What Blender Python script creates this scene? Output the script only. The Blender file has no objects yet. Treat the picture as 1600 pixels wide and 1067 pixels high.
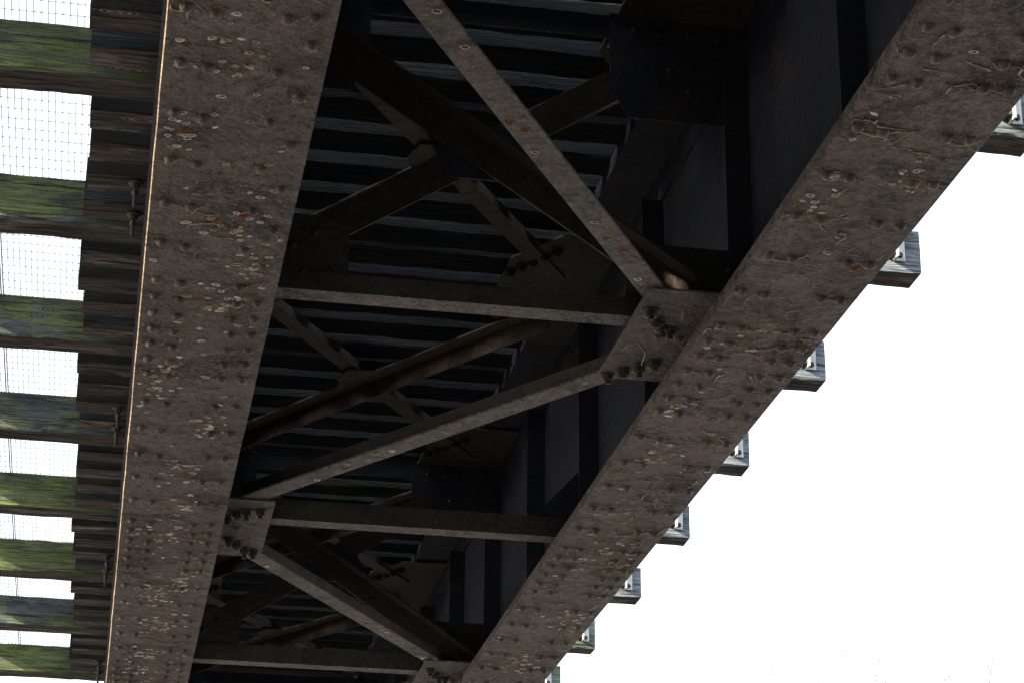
import bpy, math, random
from mathutils import Vector, Matrix, noise
R = math.radians
scene = bpy.context.scene
C = scene.collection
EYE = 1.6                       # camera height; every z below is above the camera unless it says otherwise

# ------------------------------------------------------------------ camera
cam_d = bpy.data.cameras.new('camera'); cam = bpy.data.objects.new('camera', cam_d); C.objects.link(cam)
scene.camera = cam
cam_d.sensor_width = 36.0; cam_d.lens = 80.01; cam_d.clip_start = 0.05; cam_d.clip_end = 6000
def cam_matrix(yaw, pitch, roll):
    cy, sy = math.cos(yaw), math.sin(yaw); cp, sp = math.cos(pitch), math.sin(pitch)
    fw = Vector((sy*cp, cy*cp, sp)); r = Vector((cy, -sy, 0)); u = r.cross(fw)
    c, s = math.cos(roll), math.sin(roll)
    r2 = c*r + s*u; u2 = -s*r + c*u
    return Matrix(((r2.x, u2.x, -fw.x, 0), (r2.y, u2.y, -fw.y, 0), (r2.z, u2.z, -fw.z, EYE), (0, 0, 0, 1)))
cam.matrix_world = cam_matrix(R(10.4), R(22.55), R(0.5))

# ------------------------------------------------------------------ sun, sky, exposure
SUN = Vector((0.84, 0.33, -0.40)).normalized()         # the way the light travels
sun_d = bpy.data.lights.new('sun', 'SUN'); sun_d.energy = 4.2; sun_d.angle = R(0.53); sun_d.color = (1.0, 0.89, 0.72)
sun = bpy.data.objects.new('sun', sun_d); C.objects.link(sun)
sun.rotation_euler = SUN.to_track_quat('-Z', 'Y').to_euler()
el = math.asin(-SUN.z); az = math.atan2(-SUN.x, -SUN.y)
world = bpy.data.worlds.new('World'); scene.world = world; world.use_nodes = True
nt = world.node_tree; bg = nt.nodes['Background']
sky = nt.nodes.new('ShaderNodeTexSky'); sky.sky_type = 'NISHITA'; sky.sun_disc = False
sky.sun_elevation = el; sky.sun_rotation = az; sky.air_density = 1.0; sky.dust_density = 6.0; sky.ozone_density = 1.0
# thin bright haze over the blue: the photographed sky is a near-white veil
mixn = nt.nodes.new('ShaderNodeMix'); mixn.data_type = 'RGBA'; mixn.inputs[0].default_value = .52
nt.links.new(sky.outputs[0], mixn.inputs[6]); mixn.inputs[7].default_value = (3.3, 3.45, 3.6, 1)
nt.links.new(mixn.outputs[2], bg.inputs[0]); bg.inputs[1].default_value = 0.15
scene.view_settings.view_transform = 'Standard'; scene.view_settings.look = 'None'
scene.view_settings.gamma = 1.0; scene.view_settings.use_curve_mapping = False
scene.view_settings.exposure = 2.35
scene.cycles.max_bounces = 8; scene.cycles.diffuse_bounces = 6

# ------------------------------------------------------------------ node helpers
class NM:
    def __init__(s, name):
        s.m = bpy.data.materials.new(name); s.m.use_nodes = True; s.t = s.m.node_tree
        s.b = s.t.nodes['Principled BSDF']; s.n = s.t.nodes; s.l = s.t.links
        g = s.n.new('ShaderNodeNewGeometry'); s.pos = g.outputs['Position']
    def shift(s, amount=37.0):
        oi = s.n.new('ShaderNodeObjectInfo'); m = s.n.new('ShaderNodeVectorMath'); m.operation = 'SCALE'
        cmb = s.n.new('ShaderNodeCombineXYZ')
        for i in range(3): s.l.new(oi.outputs['Random'], cmb.inputs[i])
        s.l.new(cmb.outputs[0], m.inputs[0]); m.inputs['Scale'].default_value = amount
        a = s.n.new('ShaderNodeVectorMath'); a.operation = 'ADD'
        s.l.new(s.pos, a.inputs[0]); s.l.new(m.outputs[0], a.inputs[1]); s.pos = a.outputs[0]; s.rand = oi.outputs['Random']
    def vec(s, sc):
        m = s.n.new('ShaderNodeVectorMath'); m.operation = 'MULTIPLY'; s.l.new(s.pos, m.inputs[0]); m.inputs[1].default_value = sc
        return m.outputs[0]
    def noise(s, sc, detail=6, rough=.6, stretch=(1, 1, 1), dist=0.0):
        n = s.n.new('ShaderNodeTexNoise'); s.l.new(s.vec(tuple(sc*k for k in stretch)), n.inputs['Vector'])
        n.inputs['Scale'].default_value = 1; n.inputs['Detail'].default_value = detail
        n.inputs['Roughness'].default_value = rough; n.inputs['Distortion'].default_value = dist
        return n.outputs['Fac']
    def voro(s, sc, stretch=(1, 1, 1), rnd=1.0, feat='F1'):
        n = s.n.new('ShaderNodeTexVoronoi'); n.feature = feat; s.l.new(s.vec(tuple(sc*k for k in stretch)), n.inputs['Vector'])
        n.inputs['Scale'].default_value = 1; n.inputs['Randomness'].default_value = rnd
        return n.outputs['Distance']
    def ramp(s, src, a, b, ca=0.0, cb=1.0):
        n = s.n.new('ShaderNodeMapRange'); n.clamp = True; s.l.new(src, n.inputs['Value'])
        n.inputs['From Min'].default_value = a; n.inputs['From Max'].default_value = b
        n.inputs['To Min'].default_value = ca; n.inputs['To Max'].default_value = cb
        return n.outputs[0]
    def mix(s, f, a, b, mode='MIX'):
        n = s.n.new('ShaderNodeMix'); n.data_type = 'RGBA'; n.blend_type = mode
        for v, k in ((f, 0), (a, 6), (b, 7)):
            if isinstance(v, (int, float)): n.inputs[k].default_value = v
            elif isinstance(v, tuple): n.inputs[k].default_value = (*v, 1)
            else: s.l.new(v, n.inputs[k])
        return n.outputs[2]
    def math(s, op, a, b=0.0):
        n = s.n.new('ShaderNodeMath'); n.operation = op
        for v, k in ((a, 0), (b, 1)):
            if isinstance(v, (int, float)): n.inputs[k].default_value = v
            else: s.l.new(v, n.inputs[k])
        return n.outputs[0]
    def bump(s, h, strength=.5, dist=.01):
        n = s.n.new('ShaderNodeBump'); n.inputs['Strength'].default_value = strength; n.inputs['Distance'].default_value = dist
        s.l.new(h, n.inputs['Height'])
        if s.b.inputs['Normal'].links: s.l.new(s.b.inputs['Normal'].links[0].from_socket, n.inputs['Normal'])
        s.l.new(n.outputs[0], s.b.inputs['Normal'])
    def done(s, col, rough=.8, spec=.3):
        if isinstance(col, tuple): s.b.inputs['Base Color'].default_value = (*col, 1)
        else: s.l.new(col, s.b.inputs['Base Color'])
        if isinstance(rough, (int, float)): s.b.inputs['Roughness'].default_value = rough
        else: s.l.new(rough, s.b.inputs['Roughness'])
        s.b.inputs['Specular IOR Level'].default_value = spec
        return s.m

def steel(name, dark, light, rust=.5, crust=.5, specks=True):
    n = NM(name)
    big = n.noise(4.5, 8, .68); fine = n.noise(70, 5, .7)
    col = n.mix(n.ramp(big, .38, .62), dark, light)
    col = n.mix(n.ramp(fine, .42, .72, 0, .75), col, tuple(v*1.9 for v in light))
    col = n.mix(n.ramp(n.noise(38, 5, .75), .50, .62, 0, .55), col, tuple(v*.5 for v in dark))
    mid = n.noise(22, 6, .7)
    col = n.mix(n.ramp(mid, .52, .70, 0, .6), col, tuple(v*.45 for v in dark))
    st0 = n.noise(1.3, 5, .6); col = n.mix(n.ramp(st0, .45, .62, 0, .45), col, tuple(v*k for v, k in zip(dark, (.75, .62, .52))))
    st1 = n.noise(3.3, 6, .65); col = n.mix(n.ramp(st1, .57, .66, 0, .35), col, (.085, .050, .030))
    r = n.noise(9, 7, .72)
    r2 = n.noise(46, 3, .6)
    rr = n.math('MULTIPLY', n.ramp(r, .58, .70), n.ramp(r2, .42, .6))
    col = n.mix(n.math('MULTIPLY', rr, rust), col, (.17, .062, .022))
    bl = n.noise(2.6, 9, .78, (1, 1.3, 1), .6)
    bl2 = n.noise(55, 4, .65)
    cr = n.math('MULTIPLY', n.ramp(bl, .545, .60), n.ramp(bl2, .45, .53))
    col = n.mix(n.math('MULTIPLY', cr, crust), col, (.012, .011, .012))
    if specks:
        v = n.voro(85); w = n.noise(5, 3)
        sp = n.math('MULTIPLY', n.ramp(v, .10, .17, 1, 0), n.ramp(w, .5, .62))
        col = n.mix(n.math('MULTIPLY', sp, .8), col, (.34, .31, .27))
        v = n.voro(34); sp = n.math('MULTIPLY', n.ramp(v, .07, .12, 1, 0), n.ramp(n.noise(3.1, 3), .5, .6))
        col = n.mix(n.math('MULTIPLY', sp, .7), col, (.30, .26, .20))
    if specks:                                           # dusty old web strands caught in the dirt
        wv = n.n.new('ShaderNodeTexVoronoi'); wv.feature = 'DISTANCE_TO_EDGE'; nz = n.n.new('ShaderNodeTexNoise'); nz.inputs['Scale'].default_value = 14; nz.inputs['Detail'].default_value = 4
        n.l.new(n.pos, nz.inputs['Vector']); sc = n.n.new('ShaderNodeVectorMath'); sc.operation = 'SCALE'; n.l.new(nz.outputs['Color'], sc.inputs[0]); sc.inputs['Scale'].default_value = .12
        ad = n.n.new('ShaderNodeVectorMath'); ad.operation = 'ADD'; n.l.new(n.pos, ad.inputs[0]); n.l.new(sc.outputs[0], ad.inputs[1])
        n.l.new(ad.outputs[0], wv.inputs['Vector']); wv.inputs['Scale'].default_value = 7
        st = n.math('MULTIPLY', n.ramp(wv.outputs['Distance'], .008, .03, 1, 0), n.ramp(n.noise(6, 4, .6), .50, .62))
        col = n.mix(n.math('MULTIPLY', st, .38), col, (.26, .21, .16))
    if specks: n.bump(fine, 1.0, .007); n.bump(mid, 1.0, .022); n.bump(n.noise(11, 4, .6), .8, .04); n.bump(cr, 1.0, .012)
    else: n.bump(fine, .5, .003); n.bump(mid, .5, .008); n.bump(n.noise(8, 4, .6), .5, .02)
    return n.done(col, n.ramp(mid, .3, .7, .45, .8), .5)

M = {}
M['flange'] = steel('rusty_flange_steel', (.050, .040, .036), (.146, .118, .102), .9, 1.0)
M['bar'] = steel('bracing_steel', (.066, .058, .053), (.150, .132, .120), .6, .35)
M['gusset'] = steel('gusset_steel', (.055, .048, .047), (.125, .11, .105), .7, .5)
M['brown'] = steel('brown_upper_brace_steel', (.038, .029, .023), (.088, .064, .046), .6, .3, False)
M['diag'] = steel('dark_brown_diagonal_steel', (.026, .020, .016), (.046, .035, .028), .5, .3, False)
M['upper'] = steel('shade_dark_bracing_steel', (.026, .025, .023), (.056, .050, .042), .4, .4, False)  # dimmer copy for upright legs and upper plates, shade painted in
M['inner'] = steel('shade_blue_steel', (.015, .021, .036), (.023, .029, .046), .12, .3, False)  # shade and its blue cast painted into the inner steel
M['rivet'] = steel('rivet_head_steel', (.040, .035, .033), (.105, .085, .072), .8, .3, False)
M['rivet_dark'] = steel('shade_dark_rivet_steel', (.018, .018, .022), (.035, .032, .034), .3, .3, False)  # darker copy of the rivet steel, shade painted in
M['edge'] = steel('sun_pale_rusted_edge', (.10, .065, .035), (.34, .24, .14), .6, 1.0, False)  # paler rust on the sunward flange edge, sun brightness painted in

def wood_face(name, green, blue, mossy, bright=1.0, incised=False, shaded=None, outer=False):
    n = NM(name); wpos = n.pos; n.shift()
    grain = n.ramp(n.noise(1.0, 9, .74, (4.5, 36, 50), .5), .36, .64)
    line = n.noise(1.0, 4, .5, (.7, 60, 95), .5)
    big = n.noise(3.2, 7, .68, (1, 2.8, 2.8), .5)
    tone = n.noise(.5, 2, .5)
    base = n.mix(n.ramp(grain, .3, .7), tuple(v*.45 for v in blue), tuple(v*1.25 for v in blue))
    moss = n.mix(n.ramp(grain, .3, .72), tuple(v*.5 for v in green), tuple(v*1.3 for v in green))
    f = n.ramp(n.math('ADD', big, n.math('MULTIPLY', n.math('SUBTRACT', n.rand, .5), .5)), .5-mossy, .62-mossy)
    col = n.mix(f, base, moss)
    sz = n.n.new('ShaderNodeSeparateXYZ'); n.l.new(n.pos, sz.inputs[0])
    ph = n.math('ADD', n.math('MULTIPLY', n.math('ADD', sz.outputs[2], sz.outputs[1]), 560), n.math('MULTIPLY', n.noise(1.0, 3, .5, (1.6, 9, 9), .3), 30))
    knot = n.voro(1.0, (2.0, 6.5, 6.5)); ph = n.math('ADD', ph, n.ramp(knot, 0, .42, 26, 0))
    ring = n.ramp(n.math('SINE', ph), .1, .9)            # growth rings standing proud in fine pale lines
    pale = n.math('MULTIPLY', n.math('MAXIMUM', n.ramp(line, .55, .60), ring), n.ramp(n.noise(1.0, 4, .6, (2.5, 12, 12)), .40, .56))
    n.bump(ring, .5, .004)
    col = n.mix(n.math('MULTIPLY', pale, .5), col, tuple(v*2.2 for v in blue))
    drk = n.ramp(n.noise(1.0, 6, .62, (1.5, 40, 62), .5), .575, .605)
    col = n.mix(n.math('MULTIPLY', drk, .85), col, (.006, .007, .009))
    kk = n.ramp(knot, .07, .13, 1, 0); kr = n.ramp(n.math('SINE', n.math('MULTIPLY', knot, 150)), -.2, .6)
    col = n.mix(n.math('MULTIPLY', kk, .8), col, n.mix(kr, (.012, .015, .02), (.10, .13, .15)))
    if incised:
        v = n.voro(1.0, (26, 60, 60), .35); col = n.mix(n.ramp(v, .10, .17, .75, 0), col, (.008, .01, .006))
    if outer or shaded:
        col = n.mix(n.ramp(n.noise(1.0, 6, .65, (2.2, 9, 9), .4), .48, .60, 0, .5 if outer else .25), col, (.006, .008, .010))
    if outer:                                           # tone differs per tie; outside the girder, brown with the gaps' shade painted in
        col = n.mix(n.ramp(n.math('FRACT', n.math('MULTIPLY', n.rand, 7.3)), 0, 1, .62, 0), col, (.006, .008, .011))
        sx = n.n.new('ShaderNodeSeparateXYZ'); n.l.new(wpos, sx.inputs[0])
        br = n.mix(grain, (.006, .006, .006), (.022, .019, .016))
        col = n.mix(n.ramp(sx.outputs[0], .12, -.02), col, n.mix(n.ramp(big, .5, .62, 0, .7), br, (.022, .032, .013)))
    if shaded:                                       # ends keep their weathering; shade painted dark between the girders
        xa, xb = shaded
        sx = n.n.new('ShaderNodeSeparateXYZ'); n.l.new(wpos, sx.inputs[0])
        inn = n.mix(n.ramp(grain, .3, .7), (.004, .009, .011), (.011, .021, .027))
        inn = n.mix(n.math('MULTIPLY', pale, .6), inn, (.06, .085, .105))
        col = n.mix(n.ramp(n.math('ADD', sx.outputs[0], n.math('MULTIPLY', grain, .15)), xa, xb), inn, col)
    n.bump(grain, .6, .006); n.bump(line, .5, .004)
    return n.done(col, .85, .25)
def wood_under(name, dark, light, pale):
    n = NM(name); wpos = n.pos; n.shift()
    grain = n.ramp(n.noise(1.0, 9, .74, (3.0, 42, 42), .5), .36, .64)
    big = n.noise(1.0, 6, .65, (2.0, 9, 9), .6)
    col = n.mix(n.ramp(grain, .3, .7), dark, light)
    p = n.math('MULTIPLY', n.ramp(big, .53, .64), n.ramp(n.noise(1.0, 5, .7, (5, 60, 60)), .40, .55))
    col = n.mix(n.math('MULTIPLY', p, .85), col, pale)
    kn = n.voro(1.0, (1.8, 7, 7)); kr = n.ramp(n.math('SINE', n.math('MULTIPLY', kn, 120)), -.3, .5); col = n.mix(n.ramp(kn, .12, .2, .8, 0), col, n.mix(kr, dark, pale))
    crack = n.ramp(n.noise(1.0, 6, .62, (1.4, 34, 34), .5), .565, .60)
    col = n.mix(n.math('MULTIPLY', crack, .9), col, (.008, .007, .007))
    # painted shade on the sheltered length between the girders; the ends bleached and splintered
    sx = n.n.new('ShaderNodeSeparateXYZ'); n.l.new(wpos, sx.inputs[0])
    shade_tone = n.mix(n.ramp(grain, .3, .7), (.009, .0105, .014), (.026, .026, .030))
    shade_tone = n.mix(n.math('MULTIPLY', p, .5), shade_tone, (.07, .055, .045))
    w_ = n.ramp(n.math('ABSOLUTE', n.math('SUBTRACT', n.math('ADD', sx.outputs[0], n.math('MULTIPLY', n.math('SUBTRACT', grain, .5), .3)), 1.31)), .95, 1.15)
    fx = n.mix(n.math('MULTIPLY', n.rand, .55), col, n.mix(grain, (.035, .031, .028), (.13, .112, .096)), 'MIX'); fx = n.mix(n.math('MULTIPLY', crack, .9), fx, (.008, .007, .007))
    col = n.mix(w_, shade_tone, fx)
    n.bump(grain, .9, .012); n.bump(big, .5, .014)
    return n.done(col, .9, .2)
M['tie_face'] = wood_face('tie_side_inner', (.017, .034, .023), (.013, .024, .040), .03, outer=True)
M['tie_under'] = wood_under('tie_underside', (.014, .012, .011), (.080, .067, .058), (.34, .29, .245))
M['moss_face'] = wood_face('mossy_incised_timber', (.082, .112, .038), (.044, .058, .070), .12, incised=True, shaded=(.35, .05))
M['grey_face'] = wood_face('grey_weathered_timber', (.08, .11, .07), (.12, .145, .17), -.1, shaded=(2.7, 2.9))
n = NM('end_grain'); n.shift(); M['end'] = n.done(n.mix(n.ramp(n.noise(60, 4), .35, .65), (.035, .04, .045), (.12, .13, .14)), .9)
def plain(name, a, b, sc, rough=.6, metal=0.0, bmp=.3):
    n = NM(name); f = n.noise(sc, 5, .65); n.bump(f, bmp, .003); n.b.inputs['Metallic'].default_value = metal
    return n.done(n.mix(n.ramp(f, .35, .65), a, b), rough)
n = NM('galvanised_post'); f = n.noise(14, 5); s_ = n.noise(1, 5, .6, (30, 30, 4))
M['galv'] = n.done(n.mix(n.ramp(s_, .58, .68, 0, .7), n.mix(n.ramp(f, .35, .65), (.36, .38, .38), (.55, .56, .55)), (.30, .17, .09)), .6)
M['bolt'] = plain('dark_bolt_steel', (.018, .017, .018), (.05, .042, .036), 60, .65)
M['grating'] = plain('galvanised_grating', (.24, .24, .25), (.40, .40, .41), 40, .5, .2)
M['web_silk'] = plain('dusty_cobweb', (.20, .16, .12), (.52, .45, .36), 60, .95)
M['cocoon_w'] = plain('white_cocoon', (.62, .62, .60), (.85, .85, .82), 120, .9)
M['cocoon_t'] = plain('tan_cocoon', (.42, .35, .24), (.68, .60, .46), 120, .9)
M['cocoon_r'] = plain('rust_ring', (.24, .09, .03), (.38, .17, .06), 120, .9)
M['bark'] = plain('grey_bark', (.07, .06, .05), (.14, .12, .10), 12, .9)

# ------------------------------------------------------------------ mesh helpers
class MB:
    def __init__(s): s.v = []; s.f = []; s.mi = []; s.sm = []
    def add(s, vs, fs, mi=0, smooth=False):
        o = len(s.v); s.v += [tuple(v) for v in vs]
        for i, f in enumerate(fs):
            s.f.append([o+k for k in f]); s.mi.append(mi if isinstance(mi, int) else mi[i]); s.sm.append(smooth)
    def box(s, x0, x1, y0, y1, z0, z1, mi=0):
        vs = [(x, y, z) for z in (z0, z1) for y in (y0, y1) for x in (x0, x1)]
        s.add(vs, [(0, 2, 3, 1), (4, 5, 7, 6), (0, 1, 5, 4), (2, 6, 7, 3), (0, 4, 6, 2), (1, 3, 7, 5)], mi)
    def prism(s, pts, a, b, axis='z', mi=0):
        """pts: outline; extruded from a to b along axis"""
        f = {'z': lambda p, t: (p[0], p[1], t), 'y': lambda p, t: (p[0], t, p[1]), 'x': lambda p, t: (t, p[0], p[1])}[axis]
        n = len(pts); vs = [f(p, a) for p in pts]+[f(p, b) for p in pts]
        s.add(vs, [tuple(range(n))[::-1], tuple(range(n, 2*n))]+[(i, (i+1) % n, n+(i+1) % n, n+i) for i in range(n)], mi)
    def bar(s, p, q, u, prof, mi=0):
        """sweep a closed profile [(a,b)] in the frame (u, w) from p to q; u is projected square to the bar"""
        p, q, u = Vector(p), Vector(q), Vector(u); d = (q-p).normalized(); u = (u-d*u.dot(d)).normalized(); w = d.cross(u)
        n = len(prof); vs = [t+u*a+w*b for t in (p, q) for a, b in prof]
        s.add(vs, [tuple(range(n)), tuple(range(n, 2*n))[::-1]]+[(i, n+i, n+(i+1) % n, (i+1) % n) for i in range(n)], mi)
    def cyl(s, c, r, h, axis='z', n=10, r2=None, mi=0, ph=0):
        r2 = r if r2 is None else r2; c = Vector(c)
        f = {'z': lambda a, b, t: Vector((a, b, t)), 'y': lambda a, b, t: Vector((a, t, b)), 'x': lambda a, b, t: Vector((t, a, b))}[axis]
        vs = [c+f(rr*math.cos(2*math.pi*i/n+ph), rr*math.sin(2*math.pi*i/n+ph), t) for rr, t in ((r, 0), (r2, h)) for i in range(n)]
        s.add(vs, [tuple(range(n))[::-1], tuple(range(n, 2*n))]+[(i, (i+1) % n, n+(i+1) % n, n+i) for i in range(n)], mi, n > 8)
    def tube(s, pts, rad, n=5, mi=0):
        pts = [Vector(p) for p in pts]; o = len(s.v)
        for i, p in enumerate(pts):
            d = (pts[min(i+1, len(pts)-1)]-pts[max(i-1, 0)]).normalized()
            a = d.orthogonal().normalized(); b = d.cross(a); r = rad[i] if isinstance(rad, (list, tuple)) else rad
            for k in range(n):
                t = 2*math.pi*k/n; s.v.append(tuple(p+a*r*math.cos(t)+b*r*math.sin(t)))
        for i in range(len(pts)-1):
            for k in range(n):
                s.f.append([o+i*n+k, o+i*n+(k+1) % n, o+(i+1)*n+(k+1) % n, o+(i+1)*n+k]); s.mi.append(mi); s.sm.append(True)
    def mesh(s, name, mats, up=True):
        me = bpy.data.meshes.new(name); dz = EYE if up else 0
        me.from_pydata([(x, y, z+dz) for x, y, z in s.v], [], s.f)
        for m in (mats if isinstance(mats, (list, tuple)) else [mats]): me.materials.append(m)
        for p, a, b in zip(me.polygons, s.mi, s.sm): p.material_index = a; p.use_smooth = b
        me.update(); return me
    def obj(s, name, mats, parent=None, origin=None):
        """links ONE mesh object; for a child the mesh is made relative to the parent's location"""
        me = s.mesh(name, mats)
        import bmesh
        bm = bmesh.new(); bm.from_mesh(me); bmesh.ops.recalc_face_normals(bm, faces=bm.faces); bm.to_mesh(me); bm.free()
        o = bpy.data.objects.new(name, me); C.objects.link(o)
        if parent is not None:
            root = parent; off = Vector((0, 0, 0))
            while root is not None: off += root.location; root = root.parent
            me.transform(Matrix.Translation(-off)); o.parent = parent
        elif origin is not None:
            org = Vector((origin[0], origin[1], origin[2]+EYE)); me.transform(Matrix.Translation(-org)); o.location = org
        return o
def tag(o, label=None, cat=None, group=None, kind=None):
    if label: o['label'] = label
    if cat: o['category'] = cat
    if group: o['group'] = group
    if kind: o['kind'] = kind
    return o
def empty(name, loc, label, cat, group=None):
    o = bpy.data.objects.new(name, None); C.objects.link(o); o.location = (loc[0], loc[1], loc[2]+EYE); o.empty_display_size = .1
    return tag(o, label, cat, group)
def bevel(o, w=.004, seg=1):
    m = o.modifiers.new('bevel', 'BEVEL'); m.width = w; m.segments = seg; m.limit_method = 'ANGLE'; m.angle_limit = R(40); return o

# ------------------------------------------------------------------ measures (metres, z above the camera)
XL0, XL1, XR0, XR1 = .040, .520, 2.118, 2.590        # bottom flange edges, left and right girder
WL, WR = .28, 2.355                                  # web planes
ZF, ZFT = 3.31, 3.366                                # underside and top of the bottom flange plates
ZT0, ZT1 = 4.70, 4.80                                # top flange
Y0, Y1 = -1.6, 25.0                                   # the girders' ends
PAN = 2.727; F = [4.94+PAN*i for i in range(7)]      # panel points 4.94, 7.67, 10.39, 13.12 ...
ZB = 3.378                                           # underside of the lateral bracing
rng = random.Random(11)

# ------------------------------------------------------------------ ground
g = MB(); g.add([(-2500, -2500, -EYE), (2500, -2500, -EYE), (2500, 2500, -EYE), (-2500, 2500, -EYE)], [(0, 1, 2, 3)])
n = NM('bounce_zone_ground'); a = n.noise(.25, 6, .6); b = n.noise(9, 6, .7)
sx = n.n.new('ShaderNodeSeparateXYZ'); n.l.new(n.pos, sx.inputs[0])
off = n.math('ABSOLUTE', n.math('SUBTRACT', n.math('ADD', sx.outputs[0], n.math('MULTIPLY', n.math('SUBTRACT', a, .5), 4)), 1.3))
edge = n.math('MULTIPLY', n.ramp(off, 5.0, 8.5), n.ramp(sx.outputs[1], 2.5, 6.5))                          # unseen ground, zones added to shape bounce: dark under the deck, pale beyond
dark_zone = n.mix(n.ramp(b, .3, .7), (.022, .020, .018), (.045, .041, .037))
pale_zone = n.mix(n.ramp(b, .3, .7), (.22, .215, .21), (.35, .34, .335)); col = n.mix(edge, dark_zone, pale_zone)
n.bump(b, .6, .05)
tag(g.obj('ground', n.done(col, .95)), 'unseen ground under the bridge, tones added to shape bounce light', None, None, 'structure')

# ------------------------------------------------------------------ rivets
def dome(r, h, seed, n=12, rings=4):
    q = random.Random(seed); b = MB(); vs = []; fs = []
    for i in range(rings):
        t = i/rings*math.pi/2
        for k in range(n):
            a = 2*math.pi*k/n; rr = r*math.cos(t)*(1+q.uniform(-.05, .05)); vs.append((rr*math.cos(a), rr*math.sin(a), -h*math.sin(t)*(1+q.uniform(-.06, .06))))
    vs.append((0, 0, -h*.98)); 
    for i in range(rings-1):
        for k in range(n): fs.append((i*n+k, i*n+(k+1) % n, (i+1)*n+(k+1) % n, (i+1)*n+k))
    for k in range(n): fs.append(((rings-1)*n+k, (rings-1)*n+(k+1) % n, rings*n))
    b.add(vs, fs, 0, True); return b
RIV = []
RIVD = []
for i in range(3):
    RIVD.append(dome(.018, .013, i+20).mesh('rivet', M['rivet_dark'], False))
for i in range(5):
    b = dome(.0195+.001*(i % 3), .019+.002*(i % 2), i); me = b.mesh('rivet', M['rivet'], False); RIV.append(me)
def nut_mesh(r=.022, h=.02, stub=.018):
    b = MB(); b.cyl((0, 0, 0), r*1.35, -.005, n=14); b.cyl((0, 0, -.005), r, -h, n=6); b.cyl((0, 0, -.005-h), r*.55, -stub, n=8); return b.mesh('bolt', M['bolt'], False)
NUT = [nut_mesh(), nut_mesh(.024, .022, .010), nut_mesh(.022, .024, .026)]
def put(me, name, p, parent, rotz=0.0, label=None):
    o = bpy.data.objects.new(name, me); C.objects.link(o)
    off = Vector((0, 0, 0)); r = parent
    while r is not None: off += r.location; r = r.parent
    o.parent = parent; o.location = Vector((p[0], p[1], p[2]+EYE))-off; o.rotation_euler = (0, 0, rotz)
    return o

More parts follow.
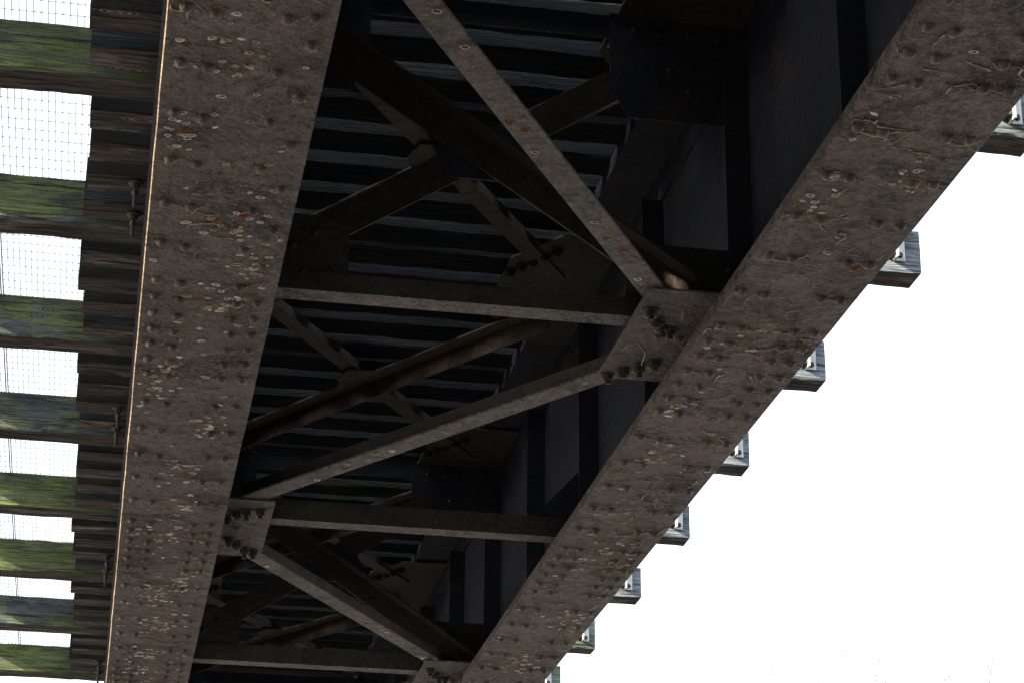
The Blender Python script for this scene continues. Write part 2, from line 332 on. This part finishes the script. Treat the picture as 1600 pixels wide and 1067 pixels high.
# ------------------------------------------------------------------ plate girders
def dense(y): 
    return any(f-.25 <= y-.0 <= f+.72 for f in F)
def rivet_rows(x0, x1, flip):
    c = (x0+x1)/2; out = []
    for dx, ph in ((-.188, 0.0), (-.102, .16), (.102, .16), (.180, 0.0)):
        y = 5.16+ph+rng.uniform(-.01, .01)
        while y < 17:
            out.append((c+dx+rng.uniform(-.003, .003), y)); y += .152 if dense(y+.05) else .318
    return out
def grime(parent, x0, x1, z, nring, nweb, rivets, p_cres, clusters, seed):
    q = random.Random(seed)
    b = MB()
    for i in range(nring):
        if q.random() < .72:
            cx, cy, s = q.choice(clusters); x = q.gauss(cx, s*.8); y = q.gauss(cy, s*1.6)
        else: x = q.uniform(x0+.03, x1-.03); y = q.uniform(5.3, 14)
        if not (x0+.02 < x < x1-.02): continue
        r = q.uniform(.0055, .0105); sx = q.uniform(.9, 2.0); mi = q.choice((0, 0, 0, 0, 1, 1, 1, 1, 1, 2)); rot = q.uniform(-.5, .5)
        kind = q.random(); N = 14; a0 = q.uniform(0, 6.3); span = 2*math.pi if kind < .75 else q.uniform(3.2, 5)
        if kind > .8:
            vs = [(x+r*sx*math.cos(a)*math.cos(rot), y+r*math.sin(a)*.9+r*sx*math.cos(a)*math.sin(rot), z) for a in [2*math.pi*k/10 for k in range(10)]]+[(x, y, z-.005)]
            b.add(vs, [(k, (k+1) % 10, 10) for k in range(10)], mi, True)
        else:
            pts = []
            for k in range(N+1):
                a = a0+span*k/N; rr = r*(1+.12*math.sin(3*a+i)); px, py = rr*sx*math.cos(a), rr*.85*math.sin(a)
                pts.append((x+px*math.cos(rot)-py*math.sin(rot), y+px*math.sin(rot)+py*math.cos(rot), z-.0008))
            w0 = q.uniform(.0014, .0030); b.tube(pts, [w0*q.uniform(.6, 1.4) for _ in pts], 5, mi)
    o = b.obj('cocoons', [M['cocoon_w'], M['cocoon_t'], M['cocoon_r']], parent); tag(o, kind='stuff')
    b = MB()
    for rx, ry in rivets:
        if q.random() < p_cres:
            a0 = q.uniform(.1, .8); a1 = math.pi-q.uniform(.1, .8); pts = []; rr = q.uniform(.019, .024)
            for k in range(9):
                a = a0+(a1-a0)*k/8; pts.append((min(max(rx+rr*1.15*math.cos(a), x0+.006), x1-.006), ry+rr*math.sin(a)*q.uniform(.9, 1.1), z-.003-.004*math.sin(math.pi*k/8)))
            b.tube(pts, [.0009+q.uniform(.002, .0045)*math.sin(math.pi*k/8) for k in range(9)], 5)
            if q.random() < .6:
                s = q.choice((-1, 1)); px, py, pz = pts[0 if s > 0 else -1]; t = q.uniform(-.6, .9); L = q.uniform(.03, .12); seq = [(px, py, pz)]
                for k in range(8):
                    t += q.uniform(-.35, .35); px += s*L/8*math.cos(t); py += L/8*math.sin(t); seq.append((min(max(px, x0+.006), x1-.006), py, z-.002))
                b.tube(seq, [.0020*(1-.08*k)*q.uniform(.6, 1.4) for k in range(9)], 4)
    for i in range(nweb):
        if q.random() < .55: rx, ry = q.choice(rivets); x, y = rx+q.uniform(-.01, .01), ry+.018
        else: x = q.uniform(x0+.05, x1-.05); y = q.uniform(5.3, 13.5)
        t = q.uniform(0, 6.3); L = q.uniform(.03, .20); K = 14; seq = []
        w = q.choice((.0007, .0010, .0014, .0020, .0030))
        for k in range(K):
            seq.append((min(max(x, x0+.01), x1-.01), y, z-.0015-q.uniform(0, .001))); t += q.gauss(0, .38); x += L/K*math.cos(t); y += L/K*math.sin(t)
        b.tube(seq, [w*(.25+1.3*(1-k/K)*q.uniform(.5, 1.3)) for k in range(K)], 4)
    tag(b.obj('cobwebs', M['web_silk'], parent), kind='stuff')

def girder(x0, x1, xw, side, label):
    """side +1: the track lies towards +x (left girder)"""
    t = empty('plate_girder', (xw, Y0, ZF), label, 'girder', None)
    b = MB(); wx = (xw-.006, xw+.006)
    if side > 0:                                         # a small hole, added unseen to let one spot of sun in
        ha, hb, ka, kb = 6.952, 6.978, 4.335, 4.385
        b.box(*wx, Y0, ha, ZFT-.001, ZT0+.001); b.box(*wx, hb, Y1, ZFT-.001, ZT0+.001)
        b.box(*wx, ha, hb, ZFT-.001, ka); b.box(*wx, ha, hb, kb, ZT0+.001)
    else: b.box(*wx, Y0, Y1, ZFT-.001, ZT0+.001)
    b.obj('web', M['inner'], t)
    b = MB()                                             # two cover plates and the outstanding legs of the angles
    ins = (.0, .003, .006)
    zz = [(ZF, ZF+.0165, 0, 0), (ZF+.0185, ZF+.035, .004, .003), (ZF+.037, ZFT, .007, .0)]
    for (za, zb, ia, ib) in zz:
        ys = [Y0+(Y1-Y0)*k/120 for k in range(121)]
        for xa, xb in ((x0+ia, x1-ib),):
            vs = []; fs = []
            for k, y in enumerate(ys):
                j1 = (noise.noise((y*9, za*50, 1))*.0022); j2 = noise.noise((y*9, za*50, 7))*.0022; c = .0034
                prof = [(xa+j1+c, za), (xa+j1, za+c), (xa+j1, zb-.002), (xa+j1+.002, zb), (xb+j2-.002, zb), (xb+j2, zb-.002), (xb+j2, za+c), (xb+j2-c, za)]
                vs += [(p[0], y, p[1]) for p in prof]
            for k in range(120):
                for i in range(8): fs.append((k*8+i, (k+1)*8+i, (k+1)*8+(i+1) % 8, k*8+(i+1) % 8))
            fs += [tuple(range(8)), tuple(range(960, 968))[::-1]]
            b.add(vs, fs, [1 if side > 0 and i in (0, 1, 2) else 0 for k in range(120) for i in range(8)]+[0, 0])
    b.box(x0+.02, x1-.02, Y0+.01, Y1-.01, ZF+.010, ZFT-.006)   # closes the joints between plates
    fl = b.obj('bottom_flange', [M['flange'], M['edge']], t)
    b = MB()
    for sx in (-1, 1): b.prism([(xw+sx*.006, ZFT), (xw+sx*.022, ZFT), (xw+sx*.019, ZFT+.14), (xw+sx*.006, ZFT+.14)], Y0, Y1, 'y')
    b.obj('flange_angle', M['inner'], t)
    b = MB(); b.box(x0, x1, Y0, Y1, ZT0, ZT0+.03); b.box(x0+.01, x1-.01, Y0, Y1, ZT0+.031, ZT0+.062); b.box(x0+.01, x1-.01, Y0, Y1, ZT0+.063, ZT1-.004)
    for sx in (-1, 1): b.prism([(xw+sx*.006, ZT0), (xw+sx*.022, ZT0), (xw+sx*.019, ZT0-.14), (xw+sx*.006, ZT0-.14)], Y0, Y1, 'y')
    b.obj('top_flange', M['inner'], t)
    y = F[0]-PAN/2*2
    while y < F[6]+.1:                                  # stiffener angles, one pair per half panel
        for sx in (-1, 1):
            b = MB(); xa = xw+sx*.006
            b.box(min(xa, xa+sx*.10), max(xa, xa+sx*.10), y-.006, y+.006, ZFT+.142, ZT0-.142)
            b.box(min(xa, xa+sx*.011), max(xa, xa+sx*.011), y+.006, y+.095, ZFT+.142, ZT0-.142)
            b.obj('stiffener', M['inner'], t)
        y += PAN/2
    riv = rivet_rows(x0, x1, side)
    view = sorted(riv, key=lambda p: p[1])
    for i, (x, y) in enumerate(view[:100]):
        put(RIV[i % 5], 'rivet', (x, y, ZF+.0005), fl, rng.uniform(0, 6))
    b = MB()
    for i, (x, y) in enumerate(view[100:]):
        d = dome(.0195, .019, i % 7, 8, 3); b.add([(vx+x, vy+y, vz+ZF+.0005) for vx, vy, vz in d.v], d.f, 0, True)
    tag(b.obj('rivet', M['rivet'], fl), kind='stuff')
    return t, fl, riv
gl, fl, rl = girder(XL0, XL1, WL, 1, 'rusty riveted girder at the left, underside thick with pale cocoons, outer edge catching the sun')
gr, fr, rr_ = girder(XR0, XR1, WR, -1, 'rusty riveted girder at the right against white sky, underside hung with cobwebs')
grime(fl, XL0, XL1, ZF, 430, 95, rl, .6, [(.36, 7.0, .07), (.22, 5.9, .07), (.40, 7.3, .05), (.35, 7.7, .06), (.14, 8.6, .05), (.38, 9.0, .05), (.28, 9.6, .06), (.30, 10.6, .06), (.16, 8.4, .03),
      (.25, 11.6, .07), (.40, 11.3, .05), (.30, 12.2, .08), (.25, 12.8, .08), (.2, 13.3, .08), (.12, 6.4, .03), (.34, 10.1, .05)], 3)
grime(fr, XR0, XR1, ZF, 190, 300, rr_, .92, [(2.22, 6.4, .05), (2.3, 7.6, .08), (2.26, 9.0, .07), (2.3, 10.3, .08), (2.4, 11.6, .08), (2.22, 8.4, .03), (2.45, 6.2, .04), (2.35, 12.6, .08)], 5)

# ------------------------------------------------------------------ steel angles
def angle_prof(h, v, t, hs, vs):
    """closed L outline: a = horizontal leg along hs, b = vertical leg along vs, heel at 0,0"""
    return [(0, 0), (hs*h, 0), (hs*h, vs*t), (hs*t, vs*t), (hs*t, vs*v), (0, vs*v)]
def angle(b, p, q, out, h=.10, v=.12, t=.011, up=1, leg=0):
    """heel line p-q, horizontal leg reaching towards `out`, vertical leg going up (or down)"""
    p, q, out = Vector(p), Vector(q), Vector(out); d = (q-p).normalized(); out = (out-d*out.dot(d)).normalized()
    w = d.cross(out); s = 1 if w.z*up > 0 else -1
    b.bar(p, q, out, angle_prof(h, v, t, 1, s), [0, 0, 0, 0, 0, leg, leg, leg])  # upright leg faces take the darker slot, shade painted in

# ------------------------------------------------------------------ bottom struts and cross frames
def plate(pts, y0, y1, axis='y'):
    b = MB(); b.prism(pts, y0, y1, axis); return b
XA, XB = WL+.10, WR-.10
GRPS = 'steel cross members between the girders'
ordn = ['first', 'second', 'third', 'fourth', 'fifth', 'sixth', 'seventh', 'eighth', 'ninth', 'tenth']
def strut_mesh(f, right, node_left):
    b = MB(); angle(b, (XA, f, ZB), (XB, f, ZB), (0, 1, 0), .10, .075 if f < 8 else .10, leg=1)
    return b
def vrivets(parent, pts, y):
    me = RIV[0]
    for x, z in pts:
        o = put(RIVD[rng.randrange(3)], 'rivet', (x, y, z), parent); o.rotation_euler = (R(-90), 0, 0)
frames = {1: 'nearest cross frame, crossed dark steel angles just behind the upper horizontal strut',
          3: 'second cross frame, crossed dark angles behind the lowest horizontal strut in the photo',
          5: 'farthest cross frame, dim crossed angles deep under the bridge'}
struts = {2: 'single steel strut between the girders, starting at the left bracing gusset',
          4: 'far single steel strut behind the second cross frame'}
for i in (1, 3, 5):
    f = F[i]; t = empty('cross_frame', ((WL+WR)/2, f, ZB), frames[i], 'cross frame', GRPS)
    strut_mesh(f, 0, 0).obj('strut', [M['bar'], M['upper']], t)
    z0, z1 = ZB+.03, ZT0-.01; yg = f+.012
    for x0, sx in ((WL+.02, 1), (WR-.02, -1)):
        X = lambda d: x0+sx*d
        g1 = plate([(X(0), z0), (X(.49), z0), (X(.49), 3.655), (X(.40), 3.69), (X(0), 3.69)], yg, yg+.010).obj('gusset_plate', M['upper'], t)
        vrivets(g1, [(X(a), b_) for a, b_ in ((.12, 3.46), (.22, 3.46), (.33, 3.46), (.42, 3.46), (.28, 3.56), (.36, 3.62), (.08, 3.6), (.08, 3.53))], yg)
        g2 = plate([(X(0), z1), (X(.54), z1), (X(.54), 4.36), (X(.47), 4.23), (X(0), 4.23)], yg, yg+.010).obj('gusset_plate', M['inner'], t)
        vrivets(g2, [(X(a), b_) for a, b_ in ((.10, 4.62), (.22, 4.62), (.34, 4.62), (.44, 4.62), (.30, 4.45), (.22, 4.36))], yg)
    xm = (WL+WR)/2
    def dg(sgn, zm, yy, up, name='diagonal'):
        b = MB(); p = Vector((xm-.84, yy, zm-sgn*.66*.84)); q = Vector((xm+.84, yy, zm+sgn*.66*.84))
        d = (q-p).normalized(); w = Vector((-d.z, 0, d.x)); w = w if w.z > 0 else -w
        p += w*.062; q += w*.062; w = -w; up = -up
        # vertical leg in the frame's plane, outstanding leg along its lower edge
        b.bar(p, q, w, [(0, 0), (.125, 0), (.125, up*.011), (.011, up*.011), (.011, up*.085), (0, up*.085)])
        return b.obj(name, M['diag'], t)
    dg(-1, 3.985, f-.001, 1); dg(1, 4.05, f+.024, -1)
    plate([(xm-.16, 3.90), (xm+.10, 3.90), (xm+.20, 3.99), (xm+.12, 4.13), (xm-.12, 4.13), (xm-.22, 4.02)], f+.0115, f+.0225).obj('centre_plate', M['inner'], t)
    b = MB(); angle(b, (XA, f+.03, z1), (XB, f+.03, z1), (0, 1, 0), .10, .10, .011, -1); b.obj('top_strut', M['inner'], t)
for i in (2, 4):
    f = F[i]; t = empty('strut_member', ((WL+WR)/2, f, ZB), struts[i], 'strut', GRPS)
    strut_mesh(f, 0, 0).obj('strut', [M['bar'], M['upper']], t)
    for x0, sx in ((WL+.02, 1), (WR-.02, -1)):
        X = lambda d: x0+sx*d
        plate([(X(0), ZB+.02), (X(.33), ZB+.02), (X(.30), ZB+.11), (X(.09), 3.72), (X(0), 3.72)], f+.012, f+.022).obj('gusset_plate', M['inner'], t)
# the stub of the strut above the picture's top edge
f = F[0]; t = empty('strut_member', ((WL+WR)/2, f, ZB), 'steel strut above the photo, at the gusset on its top edge', 'strut', GRPS)
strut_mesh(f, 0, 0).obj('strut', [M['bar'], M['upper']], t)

# ------------------------------------------------------------------ lateral gussets with bolts, and the zigzag braces
glab = {0: 'bracing gusset plate cut off by the top edge of the photo, beside the left girder',
        1: 'large bolted gusset plate near mid photo on the right girder, with a cobweb strand',
        2: 'bolted gusset plate against the left girder, where two long braces meet',
        3: 'bolted gusset plate at the bottom edge of the photo, fixed to the right girder',
        4: 'far bracing gusset plate at the left girder, below the picture edge'}
for i in range(0, 4):
    f = F[i]; left = i % 2 == 0
    xw, xi = (WL+.02, .745) if left else (WR-.02, 1.862)
    t = empty('gusset_plate', ((xw+xi)/2, f+.17, ZFT), glab[i], 'gusset plate', 'gusset plates of the bottom bracing')
    s = 1 if left else -1
    b = MB(); b.prism([(xw, f-.29), (xi-s*.01, f-.285), (xi, f-.26), (xi, f+.575), (xi-s*.02, f+.60), (xw, f+.61)], ZFT+.0005, ZFT+.0105)
    bevel(b.obj('plate', M['gusset'], t), .002)
    # bolts along both braces
    if left: rows = [[(.54, .0-.14+.02), (.58, -.19), (.62, -.24+.0), (.685, -.27+.02)], [(.57, .32), (.61, .38), (.655, .46), (.70, .50)]]
    else: rows = [[(1.915, -.10), (1.955, -.02), (1.99, .03), (2.03, .07)], [(1.90, .56), (1.95, .50), (2.0, .44), (2.05, .39)]]
    if left: rows[0] = [(x, y+.10) for x, y in rows[0]]
    for row in rows:
        for k, (x, y) in enumerate(row):
            put(NUT[k % 3], 'bolt', (x, f+y, ZFT), t, rng.uniform(0, 1))
    for x in ((.60, .50) if left else (2.0, 2.08)): put(RIV[1], 'rivet', (x, f+.14, ZFT+.0005), t)
    b = MB(); q = random.Random(50+i)
    for row in rows:
        for x, y in row:
            if q.random() < .8:
                pts = [(x+.033*math.cos(a), f+y+.030*math.sin(a), ZFT-.012-.01*math.sin(a)) for a in [q.uniform(0, .3)+k*.36 for k in range(8)]]
                b.tube(pts, [.0008+.0030*math.sin(math.pi*k/7) for k in range(8)], 5)
    if not left:
        seq = [(1.93, f+.20, ZFT-.003), (1.97, f+.27, ZFT-.006), (1.99, f+.30, ZFT-.008), (2.0, f+.40, ZFT-.010), (2.01, f+.44, ZFT-.01)]
        b.tube(seq, .0022, 5); b.tube([(1.90, f+.30, ZFT-.003), (1.905, f+.25, ZFT-.004), (1.93, f+.22, ZFT-.004), (1.95, f+.23, ZFT-.004)], .0015, 5)
        b.tube([(2.03, f-.13, ZFT-.004), (2.045, f-.05, ZFT-.008), (2.03, f-.01, ZFT-.012), (1.99, f-.02, ZFT-.012)], .0022, 5)
    tag(b.obj('cobwebs', M['web_silk'], t), kind='stuff')
def brace(i, p, q, side, label):
    """p, q: ends of the centre line of the flat leg; side +1/-1: which edge carries the upright leg"""
    p, q = Vector((*p, ZB)), Vector((*q, ZB)); d = (q-p).normalized(); nrm = Vector((d.y, -d.x, 0))*side
    t = empty('lateral_brace', (p+q)/2, label, 'brace', 'zigzag braces of the bottom bracing')
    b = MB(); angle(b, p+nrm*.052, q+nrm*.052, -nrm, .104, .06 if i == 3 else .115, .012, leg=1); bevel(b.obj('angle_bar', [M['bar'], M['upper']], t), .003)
    b = MB(); qq = random.Random(90+i); L = (q-p).length
    for k in range(9):
        c = p+d*qq.uniform(.1, L-.1)+nrm*qq.uniform(-.03, .03); r = qq.uniform(.008, .012)
        b.tube([(c.x+r*1.3*math.cos(a), c.y+r*math.sin(a), ZB-.001) for a in [j*2*math.pi/12 for j in range(13)]], .0026, 5, qq.choice((0, 1, 1, 2)))
    tag(b.obj('cocoons', [M['cocoon_w'], M['cocoon_t'], M['cocoon_r']], t), kind='stuff')
# near edge (towards the camera) carries the upright leg on braces 2 and 4, the far edge on 1
brace(1, (.63, F[0]+.43), (1.99, F[1]-.07), -1, 'steel brace slanting from the top edge of the photo down to the middle gusset')
brace(2, (1.99, F[1]+.49), (.56, F[2]-.16), 1, 'steel brace slanting from the middle gusset down left to the left girder\'s gusset')
brace(3, (.60, F[2]+.44), (2.02, F[3]-.06), 1, 'steel brace slanting down right from the left girder\'s gusset to the bottom edge gusset')
brace(4, (1.99, F[3]+.49), (.56, F[4]-.16), 1, 'far steel brace running back left from the bottom edge gusset')

# ------------------------------------------------------------------ top lateral bracing, crossed angles under the ties
ZL = 4.655
pw = ['first', 'second', 'third', 'fourth', 'fifth']
for i in range(0, 5):
    f = F[i]
    for k, (p, q) in enumerate((((.52, f+.16), (2.10, f+2.55)), ((2.10, f+.16), (.52, f+2.55)))):
        p, q = Vector((*p, ZL+(.0 if k else .012))), Vector((*q, ZL+(.0 if k else .012))); d = (q-p).normalized(); nrm = Vector((d.y, -d.x, 0))
        if k == 0:
            lab = f'flat rusty upper brace running back to the right, {pw[i]} bay from the camera'
            t = empty('upper_brace', (p+q)/2, lab, 'brace', 'crossed braces just under the ties')
            b = MB(); angle(b, p+nrm*.045, q+nrm*.045, -nrm, .09, .05, .010, 1); b.obj('angle_bar', M['brown'], t)
        else:
            lab = f'upper brace with dark downturned leg running back left, {pw[i]} bay from the camera'
            t = empty('upper_brace', (p+q)/2, lab, 'brace', 'crossed braces just under the ties')
            b = MB(); s = 1 if nrm.y > 0 else -1
            angle(b, p+nrm*s*.04, q+nrm*s*.04, -nrm*s, .09, .11, .010, -1); b.obj('angle_bar', M['brown'], t)
            b = MB(); c = (p+q)/2; b.prism([(c.x-.10, c.y-.16), (c.x+.06, c.y-.16), (c.x+.13, c.y+.02), (c.x+.08, c.y+.14), (c.x-.08, c.y+.14), (c.x-.14, c.y)], ZL-.009, ZL-.0005)
            b.obj('centre_plate', M['brown'], t)
for i in range(1, 5):
    f = F[i]
    for s, xw, nm in ((1, WL+.02, 'left'), (-1, WR-.02, 'right')):
        t = empty('upper_gusset', (xw+s*.25, f, ZL), f'trapezoid gusset under the {nm} girder\'s top flange, {pw[i-1]} strut from the camera', 'gusset plate', 'gusset plates of the upper bracing')
        b = MB(); b.prism([(xw, f-.68), (xw+s*.30, f-.66), (xw+s*.50, f-.36), (xw+s*.52, f+.30), (xw+s*.30, f+.66), (xw, f+.68)], ZL+.024, ZL+.034)
        b.obj('plate', M['upper'], t)
        for k in range(5):
            put(NUT[1], 'bolt', (xw+s*(.30+.045*k), f-.50+.07*k, ZL+.024), t); put(NUT[1], 'bolt', (xw+s*(.30+.045*k), f+.50-.07*k, ZL+.024), t)

# ------------------------------------------------------------------ ties
TH, TW = .24, .195
def tie_mesh(x0, x1, seed, rag=.0065):
    L = x1-x0; N = max(12, int(L/.07)); c = .009; vs = []; fs = []; mi = []
    hw, hh = TW/2, TH/2
    prof = [(-hw+c, -hh), (hw-c, -hh), (hw, -hh+c), (hw, hh-c), (hw-c, hh), (-hw+c, hh), (-hw, hh-c), (-hw, 0), (-hw, -hh+c)]
    K = len(prof)
    for i in range(N+1):
        x = x0+L*i/N
        for k, (y, z) in enumerate(prof):
            j = rag*noise.noise((x*7, k*3.1+seed*9.7, 0)); j2 = rag*noise.noise((x*9, k*5.3+seed*4.1, 5))
            lo = rag*.8*noise.noise((x*1.1, seed*3.3, k//5))
            vs.append((x, y+j+lo, z+j2+lo))
    for i in range(N):
        for k in range(K):
            fs.append((i*K+k, i*K+(k+1) % K, (i+1)*K+(k+1) % K, (i+1)*K+k)); mi.append(1 if k in (0, 1, 8) and k != 8 else 0)
    fs += [tuple(range(K))[::-1], tuple(range(N*K, N*K+K))]; mi += [2, 2]
    b = MB(); b.add(vs, fs, mi); return b
def tie(name, x0, x1, yfar, seed, mats, label, cat, group, dz=0.0):
    b = tie_mesh(x0, x1, seed); o = b.obj(name, mats, None, ((x0+x1)/2, 0, 0))
    o.location = ((x0+x1)/2, yfar-TW/2, ZT1+TH/2+EYE+dz)
    me = o.data; me.transform(Matrix.Translation((0, 0, 0)))
    tag(o, label, cat, group); return o
def fix(o):      # obj() lifted the mesh by EYE and its origin by EYE: nothing left over
    return o
ends = {}
SX0, SX1 = -.250, 2.876
LX0, LX1 = -1.17, 3.955
word = ['first', 'second', 'third', 'fourth', 'fifth', 'sixth', 'seventh', 'eighth', 'ninth']
for k in range(-1, 8):
    yf = 9.00+1.515*k
    pos = word[k] if k >= 0 else None
    where = f'{pos} from the top of the photo' if k >= 0 else 'above the photo'
    tie('long_tie', LX0, SX1+rng.uniform(-.02, .02), yf, 100+k, [M['moss_face'], M['tie_under'], M['end']],
        f'long green mossy tie under the left walkway, {where}', 'railway tie', 'long mossy ties under the walkway')
    yr = yf-.262
    o = tie('long_tie', SX0+rng.uniform(-.015, .015), LX1+rng.uniform(-.02, .025), yr, 200+k, [M['grey_face'], M['tie_under'], M['end']],
            f'grey tie jutting past the right girder, metal post, {where}', 'railway tie', 'long grey ties sticking out at the right')
    for j in (1, 2, 3):
        yy = yf-1.515+.3132*j+rng.uniform(-.007, .007)
        w2 = f'between the {word[k-1]} and {word[k]} long mossy ties' if k > 0 else ('above the first long mossy tie' if k == 0 else 'hidden above the photo\'s top edge')
        tie('short_tie', SX0+rng.uniform(-.02, .02), SX1+rng.uniform(-.02, .02), yy, 300+k*5+j, [M['tie_face'], M['tie_under'], M['end']],
            f'short dark tie, {word[j-1]} of three {w2}', 'railway tie', 'short ties across the girders', rng.uniform(-.004, .004))
    # angle post on the near face of the right-hand tie
    yn = yr-TW; PX = LX1; LX1 = PX+rng.uniform(-.012, .012)
    t = empty('railing_post', (LX1-.10, yn-.04, ZT1+.05), f'galvanised angle post bolted to a right-hand tie end, {where}', 'post', 'posts bolted to the tie ends')
    b = MB(); b.prism([(LX1-.125, yn-.072), (LX1-.115, yn-.072), (LX1-.115, yn-.014), (LX1-.062, yn-.014), (LX1-.062, yn-.005), (LX1-.125, yn-.005)], ZT1+.055, ZT1+1.15, 'z')
    b.obj('upright', M['galv'], t)
    b = MB(); b.box(LX1-.168, LX1-.128, yn-.060, yn-.004, ZT1+.075, ZT1+1.10); b.obj('dark_bar', M['upper'], t)  # dark bar beside the upright
    for zz in (ZT1+.085, ZT1+.19):
        b = MB(); b.cyl((LX1-.090, yn-.014, zz), .016, -.004, 'y', 12); b.cyl((LX1-.090, yn-.018, zz), .0125, -.010, 'y', 6); b.obj('bolt', M['bolt'], t)
    LX1 = PX

for k in range(28):                                     # the deck overhead, nearer than the picture shows
    y = 7.49-1.515+.303*.0-.303*k+.0
    tie('short_tie', SX0+rng.uniform(-.02, .02), SX1+rng.uniform(-.02, .02), y, 700+k, [M['tie_face'], M['tie_under'], M['end']],
        'timber tie overhead, nearer than the top edge of the photo', 'railway tie', 'ties overhead nearer than the photo shows')
# unseen support and bank behind the camera, added to block sky light
b = MB(); b.prism([(-1.6, -EYE), (4.2, -EYE), (4.2, 4.8), (-1.6, 4.8)], -4.2, -3.4, 'y'); b.box(-1.6, 4.2, -3.4, -1.3, -EYE, 3.2)
n = NM('added_abutment_concrete'); a = n.noise(2, 7, .65); n.bump(a, .5, .02)
tag(b.obj('added_abutment', n.done(n.mix(n.ramp(a, .35, .65), (.12, .115, .10), (.22, .21, .19)), .9), None, (1.3, -3, 0)), 'unseen concrete support behind the camera, added to block light', 'added_abutment')
b = MB(); N = 60; vs = []; fs = []
for i in range(N+1):
    for j in range(25):
        x = -60+120*i/N; tt = j/24; y = -2.2-9*tt*1.0 if tt < .5 else -6.7-40*(tt-.5)
        hgt = min(1, tt/.5); z = -EYE-.3+(4.5+EYE)*hgt+.25*noise.noise((x*.5, y*.5, 0))
        if -1.6 < x < 4.2: z = min(z, 4.6)
        vs.append((x, y-1.8, z))
for i in range(N):
    for j in range(24): fs.append((i*25+j, (i+1)*25+j, (i+1)*25+j+1, i*25+j+1))
b.add(vs, fs, 0, True)
n = NM('scrub_covered_bank'); a = n.noise(1.2, 7, .7); n.bump(a, 1, .15)
tag(b.obj('added_embankment', n.done(n.mix(n.ramp(a, .35, .65), (.03, .032, .018), (.06, .06, .032)), .95)), 'unseen scrubby bank behind the camera, added to block light', None, None, 'structure')

# ------------------------------------------------------------------ hook bolts under the ties by the left girder
for k in (0, 2, 4, 6):
    for j, yb in enumerate((9.00+1.515*k+.303*3-1.515+1.515-.10-.0, 9.00+1.515*k+1.515-.262-.10)):
        up = 'nearer' if j == 0 else 'farther'
        lab = f'rusty hook bolt by the left girder, {up} of the {word[k//2]} pair from the top'
        t = empty('hook_bolt', (-.012, yb, ZT1), lab, 'bolt', 'hook bolts at the left girder')
        b = MB(); b.cyl((-.012, yb, ZT1+.01), .0095, -.135, n=10); b.obj('rod', M['bolt'], t)
        b = MB(); b.cyl((-.012, yb, ZT1-.004), .036, -.006, n=16); b.obj('washer', M['bolt'], t)
        b = MB(); b.cyl((-.012, yb, ZT1-.010), .021, -.024, n=6); b.cyl((-.012, yb, ZT1-.050), .019, -.022, n=6, ph=.4); b.obj('nut', M['bolt'], t)

# ------------------------------------------------------------------ walkway grating on the long ties
ZG = ZT1+TH+.006
lab = [('inner', -.687, -.222, 'beside the cut tie ends'), ('outer', -1.11, -.700, 'at the photo\'s left edge')]
for nm, x0, x1, wh in lab:
    for si, (ya, yb) in enumerate(((6.6, 10.43), (10.44, 14.98), (14.99, 20.2))):
        pos = ('near', 'middle', 'far')[si]
        t = empty('grating_panel', ((x0+x1)/2, (ya+yb)/2, ZG), f'{pos} panel of steel walkway grating {wh}, seen against the white sky', 'grating', 'walkway grating panels')
        b = MB(); m = int(round((x1-x0)/.0302))
        for k in range(1, m): x = x0+(x1-x0)*k/m; b.box(x-.0012, x+.0012, ya+.004, yb-.004, ZG, ZG+.022)
        b.obj('bearing_bars', M['grating'], t)
        b = MB(); k = 0; y = ya+.05
        while y < yb-.03:
            b.cyl((x0, y, ZG+.020), .0029, x1-x0, 'x', 5); 
            y += .101
        b.obj('cross_rods', M['grating'], t)
        b = MB(); b.box(x0-.003, x0+.003, ya, yb, ZG, ZG+.024); b.box(x1-.003, x1+.003, ya, yb, ZG, ZG+.024)
        b.box(x0+.003, x1-.003, ya, ya+.003, ZG, ZG+.024); b.box(x0+.003, x1-.003, yb-.003, yb, ZG, ZG+.024); b.obj('banding_bar', M['grating'], t)

# ------------------------------------------------------------------ bare trees far off at the lower right
def tree(x, y, h, seed, label):
    q = random.Random(seed); b = MB(); tw = MB()
    t = empty('bare_tree', (x, y, -EYE), label, 'tree', 'bare trees far behind the bridge')
    def grow(p, d, L, r, lev):
        K = 5; pts = [p]; rad = [r]; dd = d.copy()
        for k in range(K):
            dd = (dd+Vector((q.gauss(0, .12), q.gauss(0, .12), q.gauss(.05, .08)))).normalized(); pts.append(pts[-1]+dd*L/K); rad.append(r*(1-.55*(k+1)/K))
        (b if lev < 2 else tw).tube(pts, rad, 6 if lev < 2 else 3)
        if lev >= 5 or r < .0022: return
        for c in range(q.choice((2, 3, 3)) if lev else 6):
            j = q.randrange(2, K+1); a = q.uniform(0, 6.3); sp = q.uniform(.4, .9)
            o = dd.orthogonal().normalized(); o.rotate(Matrix.Rotation(a, 3, dd)); nd = (dd+o*sp).normalized()
            grow(pts[j], nd, L*q.uniform(.55, .8), rad[j]*.7, lev+1)
        grow(pts[-1], dd, L*.75, rad[-1]*.95, lev+1)
    grow(Vector((x, y, -EYE)), Vector((0, 0, 1)), h*.36, h*.016, 0)
    b.obj('trunk', M['bark'], t); tw.obj('crown', M['bark'], t)
tree(11.3, 33, 11.5, 4, 'bare tree with faint twigs near the bottom edge, leftmost of the three')
tree(13.9, 36, 12.6, 9, 'bare tree with faint twigs near the bottom edge, between two others')
tree(16.9, 40, 13.9, 15, 'bare tree with faint twigs at the bottom right corner of the photo')
